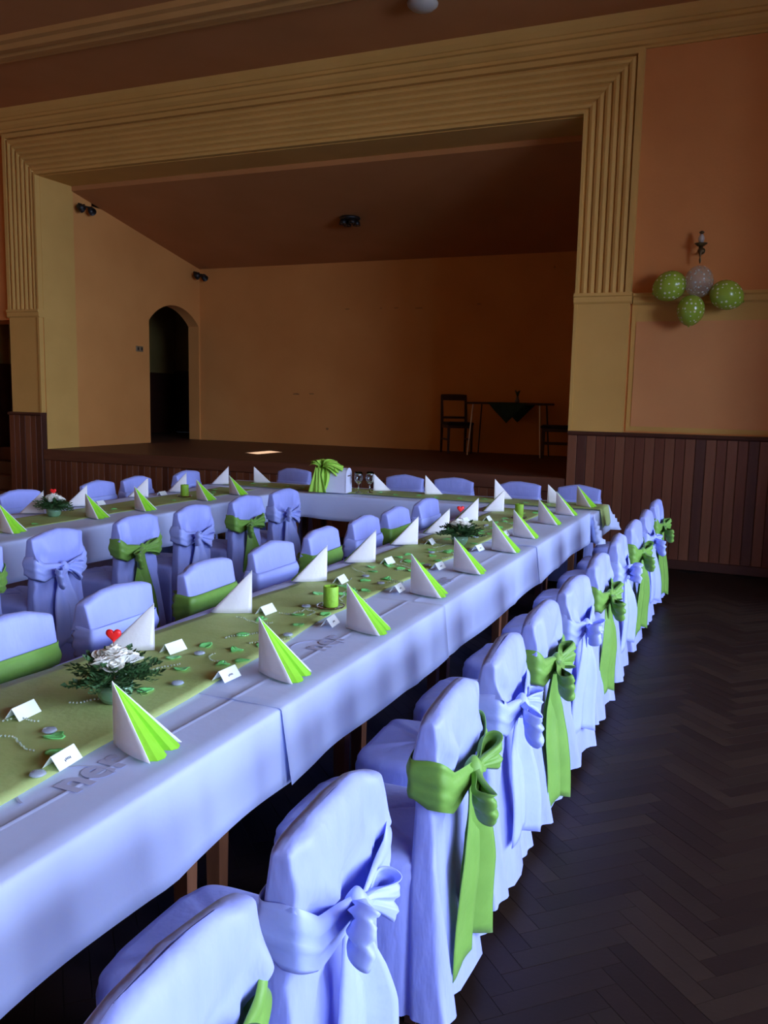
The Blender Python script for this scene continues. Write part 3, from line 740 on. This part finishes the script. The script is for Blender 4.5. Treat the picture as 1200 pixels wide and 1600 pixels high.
# ------------------------------------------------------------------ petals, pebbles, beads
pets = []
for k in range(4):
    rr = random.Random(k)
    def fn(u, v, ph=rr.uniform(0,6)):
        a = 2*PI*v; r = .024*u*(1+.22*math.sin(3*a+ph)+.10*math.sin(5*a+ph*2))
        return (r*math.cos(a)*1.15, r*math.sin(a), .002 + .005*u*u*(.5+.5*math.sin(2*a+ph)))
    vf = thick(grid(5, 15, fn), .0008); pets.append(mesh_data('silk_petal', vf[0], vf[1], M['petal'], True))
gv = lathe([(.001,0),(.016,.001),(.021,.005),(.017,.010),(.001,.012)], 14, True, True); gem_me = mesh_data('glass_pebble', gv[0], gv[1], M['gem'], True)
P1 = [(-1.62,1.62),(-1.70,1.70),(-1.72,2.10),(-1.75,2.33),(-1.86,2.42),(-1.66,2.44),(-1.84,2.60),(-1.71,2.60),(-1.62,2.50),(-1.66,2.70),(-1.86,3.02),(-1.80,2.78),(-1.68,3.02),(-1.76,3.16),(-1.66,3.22),
      (-1.84,3.62),(-1.76,3.60),(-1.70,3.72),(-1.80,3.92),(-1.72,4.02),(-1.86,4.16),(-1.76,4.30),(-1.68,4.28),(-1.80,4.55),(-1.88,4.72),(-1.74,4.75),(-1.66,4.62),(-1.82,4.95),(-1.70,4.98),(-1.66,5.30),(-1.84,5.45),(-1.76,5.62),(-1.68,5.75),(-1.86,5.86),(-1.74,6.02),(-1.80,6.30),(-1.68,6.35),(-1.76,6.95),(-1.84,7.10)]
_rp = random.Random(11)
for _ in range(30): P1.append((_rp.uniform(-1.92,-1.66), _rp.uniform(3.5,7.15)))
P1 = [q for q in P1 if math.hypot(q[0]+1.726, q[1]-5.22) > .10 and math.hypot(q[0]+1.712, q[1]-6.66) > .09 and math.hypot(q[0]+1.70, q[1]-3.345) > .09]
for i, (x, y) in enumerate(P1):
    o = link('silk_petal', pets[i % 4], None, (x, y, ZN), (R.uniform(-.1,.1), R.uniform(-.1,.1), R.uniform(0,6)))
    tag(o, 'bright green silk petal scattered on the runner of the right arm', 'petal', 'green petals on the right arm')
for i in range(20):
    y = 3.6 + i*.18; x = -4.76 + R.uniform(-.16,.14)
    if abs(y-4.85) < .2 or abs(y-6.39) < .12: continue
    o = link('silk_petal', pets[i % 4], None, (x, y, ZN), (0, 0, R.uniform(0,6)))
    tag(o, 'bright green silk petal scattered on the runner of the left arm', 'petal', 'green petals on the left arm')
for i in range(16):
    x = -4.85 + i*.21; y = 7.68 + R.uniform(-.10,.08)
    if -4.2 < x < -3.4: continue
    o = link('silk_petal', pets[i % 4], None, (x, y, ZN+.004), (0, 0, R.uniform(0,6)))
    tag(o, 'bright green silk petal scattered on the runner of the head table', 'petal', 'green petals on the head table')
for (x, y) in [(-1.74,1.72),(-1.56,1.50),(-1.80,2.50),(-1.67,2.20),(-1.74,2.86),(-1.64,2.86),(-1.80,3.30),(-1.70,3.90),(-1.84,4.02),(-1.66,4.46),(-1.78,4.85),(-1.72,5.55),(-1.82,6.12)]:
    o = link('glass_pebble', gem_me, None, (x, y, ZN), (0,0,R.uniform(0,6)))
    tag(o, 'clear flat glass pebble lying on the runner of the right arm', 'glass pebble', 'glass pebbles on the right arm')
bv = [[], []]
ico = lathe([(.0003,-.0035),(.003,-.0018),(.0035,0),(.003,.0018),(.0003,.0035)], 6, True, True)
def bead_chain(x, y, n, a):
    for k in range(n):
        a += R.uniform(-.5,.5); x += .011*math.cos(a); y += .011*math.sin(a)
        if not -2.0 < x < -1.6: a += PI/2; continue
        j = len(bv[0]); bv[0].extend([(p[0]+x, p[1]+y, p[2]+ZN+.0035) for p in ico[0]]); bv[1].extend([tuple(i+j for i in f) for f in ico[1]])
for k in range(34): bead_chain(R.uniform(-1.92,-1.66), 1.45 + k*.155, R.randrange(12, 26), R.uniform(0,6))
tag(obj('bead_strings', bv, M['bead'], None, True), 'strings of tiny clear beads strewn along the runner of the right arm', 'beads', kind='stuff')

# ------------------------------------------------------------------ candles
def candle(x, y, z, h, r, label):
    t = thing('candle', label, 'candle', (x, y, z), 0, 'green pillar candles')
    obj('glass_dish', lathe([(.001,0),(.045,0),(.060,.004),(.064,.012),(.061,.012),(.056,.006),(.001,.005)], 28, True, True), M['glass'], t, True)
    obj('wax_pillar', lathe([(r*.96,.006),(r,.010),(r,h-.004),(r*.96,h),(r*.86,h),(r*.80,h-.006),(.004,h-.008)], 28, True, True), M['candle'], t, True)
    obj('wick', lathe([(.0015,h-.008),(.0015,h+.006)], 6, True, True), M['wick'], t)
candle(-1.700, 3.345, ZN, .098, .034, 'thick green pillar candle on the right arm near the camera')
candle(-1.712, 6.66, ZN, .115, .034, 'green pillar candle at the stage end of the right arm')
candle(-4.755, 6.40, ZN, .110, .036, 'green pillar candle on the left arm')

# ------------------------------------------------------------------ flower bowls
def sprig_mesh(seed):
    rr = random.Random(seed); L_ = .115; vf = [tube([(0,0,0),(L_*.35,0,.016),(L_*.7,0,.018),(L_,0,.012)], [.0016,.0013,.001,.0006], 5)]
    for k in range(17):
        q = .15 + .85*k/16; bx = L_*q; bz = .02*math.sin(q*2.2); sd_ = 1 if k % 2 else -1
        a = sd_*rr.uniform(.6, 1.1); ll = rr.uniform(.017,.024); w_ = ll*.45; up = rr.uniform(-.2,.7)
        dx, dy = math.cos(a), math.sin(a); px, py = -dy, dx
        if k == 16: dx, dy, px, py = 1, 0, 0, 1
        def P(s_, o_, zz): return (bx+dx*s_+px*o_, dy*s_+py*o_, bz+up*s_+zz)
        vf.append(([P(0,0,0), P(ll*.4,w_,.002), P(ll,0,-.001), P(ll*.4,-w_,.002), P(ll*.45,0,-.002)], [(0,1,4),(1,2,4),(2,3,4),(3,0,4)]))
    v, f = join(*vf); return mesh_data('leafy_sprig', v, f, M['leaf'])
sprigs = [sprig_mesh(s) for s in range(4)]
def rose_mesh(seed):
    rr = random.Random(seed); vf = []
    for lay, (n, r, h, tilt) in enumerate(((3,.007,.022,.1),(5,.012,.021,.35),(6,.018,.017,.7))):
        for k in range(n):
            a0 = 2*PI*(k+lay*.4)/n + rr.uniform(-.15,.15)
            def fn(u, v, a0=a0, r=r, h=h, tilt=tilt, n=n):
                a = a0 + (v-.5)*2*PI/n*1.5; rad = r*(.35+.65*u) + tilt*.012*u*u
                return (rad*math.cos(a), rad*math.sin(a), h*u*(1-.25*abs(v-.5)*2) - .002*lay)
            vf.append(grid(5, 6, fn))
    v, f = join(*vf); return mesh_data('white_rose', v, f, M['rose'], True)
roses = [rose_mesh(s) for s in range(3)]
hp = []
for i in range(28):
    t = 2*PI*i/28; hp.append((16*math.sin(t)**3, 13*math.cos(t)-5*math.cos(2*t)-2*math.cos(3*t)-math.cos(4*t)))
HS = .00150
heart_vf = loft([[(x*HS*k, y_, z*HS*k) for x, z in hp] for y_, k in ((-.006,.55),(-.005,.86),(0,1.0),(.005,.86),(.006,.55))], True, True, True)
def flowers(x, y, z, label, rz, heart_h, wide, heart_xy=(0,0)):
    t = thing('flower_bowl', label, 'flower arrangement', (x, y, z), rz, 'flower bowls with heart picks')
    obj('glass_bowl', lathe([(.001,0),(.034,0),(.040,.004),(.050,.020),(.055,.040),(.053,.060),(.050,.060),(.051,.040),(.046,.021),(.036,.007),(.001,.005)], 28, True, True), M['glass_g'], t, True)
    obj('moss_filling', lathe([(.001,.008),(.034,.010),(.045,.026),(.048,.045),(.040,.060),(.001,.066)], 18, True, True), M['stem'], t, True)
    rr = random.Random(int(abs(x)*1000))
    for k in range(64):
        a = 2*PI*k/64*3.0 + rr.uniform(-.2,.2); el = [-.08, .12, .30, .46][k % 4] + rr.uniform(-.15,.15); r0 = .018
        o = link('leafy_sprig', sprigs[k % 4], t, (r0*math.cos(a), r0*math.sin(a), .060+.010*(k % 4)), (rr.uniform(-.6,.6), -el, a))
        s_ = wide*rr.uniform(.75, 1.08)*(1.0 if k % 4 < 2 else .72); o.scale = (s_, s_, s_)
    for k in range(11):
        a = 2.4*k; r0 = .012*math.sqrt(k)*1.35; o = link('white_rose', roses[k % 3], t, (r0*math.cos(a), r0*math.sin(a), .140 - r0*.45 + rr.uniform(-.004,.008)), (rr.uniform(-.4,.4), rr.uniform(-.4,.4), a))
        s_ = rr.uniform(1.2, 1.55); o.scale = (s_, s_, s_)
    hx, hy_ = heart_xy
    h = obj('heart_pick', heart_vf, M['heart'], t, True, (hx, hy_, heart_h), (0, 0, -rz + .45)); h['label'] = 'red heart on a stick'
    obj('stick', tube([(hx,hy_,.06),(hx,hy_,heart_h-.012)], .0012, 6), M['table_wood'], t)
flowers(-1.745, 1.99, ZN, 'large bowl of white roses with a red heart nearest the camera', 0.3, .208, 1.0)
flowers(-1.726, 5.22, ZN, 'bowl of white flowers with a red heart midway on the right arm', 1.3, .235, 1.05)
flowers(-4.803, 4.86, ZN, 'bowl of white flowers with greenery on the left arm', 2.1, .190, 1.0)

# ------------------------------------------------------------------ card box with tulle, goblets
t = thing('card_box', 'white rounded card box with a green tulle bow on the head table', 'box', (-3.80, 7.50, ZN+.004), 0.12)
bw, bl, bh = .085, .155, .165
pf = [(-bw,0),(bw,0),(bw,bh)] + [(bw*math.cos(a), bh+.075*math.sin(a)) for a in [PI*i/16 for i in range(1,16)]] + [(-bw,bh)]
obj('box_body', prism(pf, 'x', -bl, bl), M['box_w'], t)
pf2 = [(y_*1.03, z_*1.008 if z_ > 0 else 0) for y_, z_ in pf]
obj('end_panel', prism(pf2, 'x', bl, bl+.008), M['box_w'], t)
obj('posting_slot', box(bl+.008, bl+.010, -.04, .04, .16, .17), M['rail'], t)
def tul(u, v):       # tulle wrapped over the left part, gathered on top
    a = PI*(u*1.0); w_ = .05 + .03*math.sin(u*PI) 
    r = .012 + .010*math.sin(v*22+u*6) + .006*math.sin(v*37)
    xx_ = -.10 + (v-.5)*2*w_ + .02*math.sin(u*5)
    if u < .36: return (xx_, -bw - .010 - r, (bh)*(u/.36))
    if u > .80: return (xx_, bw + .010 + r, bh*(1-(u-.80)/.20))
    q = (u-.36)/.44; b = PI*(1-q)
    return (xx_, math.cos(b)*(bw+r+.008), bh + math.sin(b)*(.078+r))
tb = obj('tulle_band', thick(grid(46, 34, tul), .0015), M['tulle'], t, True); tb['label'] = 'lime green tulle bow'
for k, (ang, L_, spr, yo) in enumerate(((.50,.24,1.15,-.05),(2.35,.15,1.2,-.04),(1.35,.15,1.5,-.01),(.15,.19,.9,-.07))):
    def fan(u, v, ang=ang, L_=L_, spr=spr, yo=yo, k=k):
        a_ = ang + (v-.5)*spr; r = L_*u*(1-.25*abs(v-.5))
        bend = .05*math.sin(u*PI)
        return (-.10 + r*math.cos(a_), yo - bend + .022*u*math.sin(v*17+k) + .010*u*math.sin(v*41+k*2), bh+.068 + r*math.sin(a_)*.62 + .030*math.sin(u*PI) - .05*u*u*max(0, math.cos(a_)))
    obj('tulle_loop', thick(grid(14, 40, fan), .0015), M['tulle'], tb, True)
for sgn in (-1, 1):
    def tt(u, v, sgn=sgn):
        return (-.115 - .02*u*sgn + (v-.5)*(.05+.10*u) , -bw-.035-.015*math.sin(v*9+sgn)-.01*u, (bh+.07)*(1-u)+.003)
    obj('tulle_tail', thick(grid(16, 14, tt), .0015), M['tulle'], tb, True)
gob = lathe([(.001,0),(.033,.001),(.034,.004),(.006,.010),(.005,.075),(.010,.085),(.032,.105),(.042,.135),(.040,.175),(.037,.205),(.0355,.205),(.0385,.175),(.040,.136),(.030,.108),(.001,.090)], 28, True, True)
gob_me = mesh_data('goblet', gob[0], gob[1], M['glass'], True)
for k, (x, y) in enumerate([(-3.555,7.56),(-3.46,7.62)]):
    tag(link('goblet', gob_me, None, (x, y, ZN+.004)), 'clear stemmed glass beside the white card box, %s of two' % ('left' if k == 0 else 'right'), 'glass', 'stemmed glasses on the head table')

# ------------------------------------------------------------------ things on the stage
def wood_chair(name, label, x, y, rz):
    t = thing(name, label, 'chair', (x, y, SZ), rz, 'dark chairs on the stage')
    m = M['chair_leg']
    for sx in (-1, 1):
        obj('rear_post', loft([[(sx*.19-r, yy-r, z),(sx*.19+r, yy-r, z),(sx*.19+r, yy+r, z),(sx*.19-r, yy+r, z)] for r, yy, z in ((.015,-.02,0),(.019,0,.42),(.019,-.02,.62),(.015,-.06,.88))], True, True, True), m, t)
        obj('front_leg', loft([[(sx*.18-r, .38-r, z),(sx*.18+r, .38-r, z),(sx*.18+r, .38+r, z),(sx*.18-r, .38+r, z)] for r, z in ((.014,0),(.019,.43))], True, True, True), m, t)
        obj('side_rail', box(sx*.18-.010, sx*.18+.010, .0, .38, .20, .225), m, t)
    obj('seat', bbox(-.205, .205, -.01, .41, .43, .475, .012), M['seat_fab'], t)
    obj('seat_frame', box(-.195, .195, 0, .39, .385, .43), m, t)
    obj('top_rail', prism([(-.205,.80),(.205,.80),(.20,.89),(.1,.895),(-.1,.895),(-.20,.89)], 'y', -.072, -.042), m, t)
    obj('lower_rail', box(-.18, .18, -.012, .010, .52, .555), m, t)
    return t
wood_chair('wooden_chair', 'dark wooden chair left of the small table on the stage', -4.36, 12.72, -2.55)
wood_chair('wooden_chair', 'dark wooden chair right of the small table, half hidden by the stage frame', -2.50, 12.45, 1.75)
t = thing('stage_table', 'small table with thin metal legs on the stage', 'table', (-3.42, 12.50, SZ))
obj('tabletop', bbox(-.60, .60, -.30, .30, .755, .785, .006), M['chair_leg'], t)
for sx in (-1, 1):
    for sy in (-1, 1):
        obj('leg', tube([(sx*.50, sy*.22, .757), (sx*.55, sy*.27, .0)], .011, 8), M['steel'] if sy < 0 else M['black'], t)
def tp(u, v):        # cloth laid as a diamond, corners over the edge
    a = (u-.5)*2*.42; b = (v-.5)*2*.42; x = (a+b)*.72; y_ = (b-a)*.72
    z = .788
    if y_ < -.305: z -= (-.305 - y_)*1.0; y_ = -.312 - .010*math.sin(x*30)
    if y_ > .305: z -= (y_-.305); y_ = .312 + .010*math.sin(x*30)
    return (x, y_, z)
tag(obj('table_topper', thick(grid(30, 30, tp), .002), M['tcloth'], None, True, (-3.38, 12.50, SZ)), 'dark green cloth laid cornerwise on the stage table', 'tablecloth')
t = thing('small_vase', 'little vase with a dark sprig on the stage table', 'vase', (-3.30, 12.46, SZ+.790))
obj('vase_body', lathe([(.001,0),(.030,0),(.036,.02),(.024,.05),(.018,.075),(.024,.085),(.020,.085),(.001,.06)], 18, True, True), M['vase'], t, True)
for k in range(6):
    o = link('leafy_sprig', sprigs[k % 4], t, (0,0,.07), (0, -1.2+.25*(k % 3), k*1.05)); o.scale = (.9,.9,.9)

def spot_pair(x, y, z, label):
    t = thing('spotlight', label, 'spotlight', (x, y, z), 0, 'black twin spotlights on the stage wall')
    obj('bracket', join(box(0,.025,-.03,.03,-.02,.05), tube([(.02,0,.02),(.10,0,.02)], .014, 8), tube([(.10,-.09,.005),(.10,.09,.005)], .012, 8)), M['black'], t)
    for s in (-1, 1):
        h = xform(lathe([(.018,-.05),(.040,-.035),(.050,.0),(.056,.06),(.050,.06),(.044,.01),(.001,-.01)], 18, True, True), Matrix.Translation((.12, s*.11, -.03)) @ Matrix.Rotation(s*-.45,4,'X') @ Matrix.Rotation(2.3,4,'Y'))
        obj('lamp_head', h, M['black'], t, True)
spot_pair(OL, 10.05, 4.34, 'black twin spotlight high on the stage wall near the frame')
spot_pair(OL, 12.82, 3.76, 'black twin spotlight high in the back left corner of the stage')
slope = (4.53-3.87)/(SB-RY)
ly, lx = 11.35, -5.54; lz = 4.53-(ly-RY)*slope
t = thing('ceiling_lamp', 'dark cluster lamp on the stage ceiling', 'lamp', (lx, ly, lz-.002))
obj('base_plate', lathe([(.001,0),(.14,0),(.15,-.02),(.13,-.045),(.001,-.05)], 24, True, True), M['black'], t, True)
for k in range(4):
    a = PI/4 + PI/2*k
    b = obj('lamp_cup', lathe([(.02,-.03),(.05,-.05),(.058,-.10),(.052,-.10),(.045,-.06),(.001,-.055)], 16, True, True, (.10*math.cos(a), .10*math.sin(a), -.01)), M['black'], t, True)
    obj('reflector', lathe([(.001,-.070),(.040,-.092)], 14, True, False, (.10*math.cos(a), .10*math.sin(a), -.01)), M['bulb'], b, True)
t = thing('light_switch', 'double light switch plate beside the arched doorway', 'switch', (OL, 11.32, 2.39))
for k in (-1, 1):
    p = obj('switch_plate', bbox(0, .012, k*.045-.040, k*.045+.040, -.045, .045, .004), M['switch'], t)
    obj('rocker', bbox(.012, .018, k*.045-.018, k*.045+.018, -.022, .022, .002), M['black'], p)

# ------------------------------------------------------------------ balloons, wall lamp, hall lamp
def balloon(x, y, z, r, m, tilt, label):
    t = thing('balloon', label, 'balloon', (x, y, z), 0, 'balloons under the wall lamp')
    pr_ = []
    for i in range(17):
        a = PI*i/16; s_ = math.cos(a)
        rr_ = r*math.sin(a)*(1.0 if s_ > 0 else 1 - .10*s_*s_); pr_.append((max(.002, rr_), r*1.10*s_ if s_ > 0 else r*1.22*s_))
    mt = Matrix.Rotation(tilt[0],4,'Y') @ Matrix.Rotation(tilt[1],4,'X')
    obj('balloon_skin', xform(lathe(pr_, 24), mt), m, t, True)
    obj('tied_neck', xform(lathe([(.004,-r*1.21),(.007,-r*1.24),(.013,-r*1.30)], 10), mt), m, t, True)
yb = WY - .20
balloon(-.915, yb, 2.845, .145, M['balloon'], (1.2, .3), 'green white dotted balloon at the left of the bunch')
balloon(-.39, yb, 2.745, .140, M['balloon'], (-1.2, .3), 'green white dotted balloon at the right of the bunch')
balloon(-.70, yb-.06, 2.605, .130, M['balloon'], (.1, .3), 'green white dotted balloon hanging lowest in the bunch')
balloon(-.645, yb-.03, 2.880, .135, M['balloon_c'], (0, .3), 'clear dotted balloon in the middle of the bunch')
t = thing('wall_lamp', 'small dark wall lamp above the balloons', 'lamp', (-.655, WY, 3.20))
obj('wall_plate', xform(lathe([(.001,0),(.035,0),(.032,.012),(.001,.016)], 16, True, True), Matrix.Rotation(PI/2,4,'X')), M['brass'], t, True)
obj('arm', tube([(0,-.01,0),(0,-.06,-.03),(0,-.12,-.02),(0,-.13,.02)], .009, 8), M['brass'], t, True)
obj('drip_dish', lathe([(.001,.0),(.03,.004),(.062,.030),(.060,.034),(.028,.012),(.001,.01)], 18, True, True, (0,-.13,.02)), M['brass'], t, True)
obj('glass_bulb', lathe([(.015,.03),(.026,.055),(.030,.080),(.020,.110),(.006,.125)], 14, True, True, (0,-.13,.02)), M['white_glass'], t, True)
obj('finial', lathe([(.004,-.16),(.012,-.13),(.006,-.10),(.014,-.06),(.020,.0)], 12, True, True, (0,-.13,.02)), M['brass'], t, True)
obj('bulb_cap', lathe([(.012,.12),(.026,.135),(.012,.15)], 12, True, True, (0,-.13,.02)), M['brass'], t, True)
t = thing('hall_ceiling_lamp', 'white glass lamp on the hall ceiling at the top edge', 'lamp', (-3.22, 8.10, CZ))
obj('collar', lathe([(.001,0),(.13,0),(.13,-.03),(.001,-.03)], 28, True, True), M['brass'], t, True)
obj('glass_bowl', lathe([(.125,-.02),(.150,-.04),(.145,-.06),(.11,-.09),(.05,-.105),(.001,-.11)], 28, True, True), M['white_glass'], t, True)
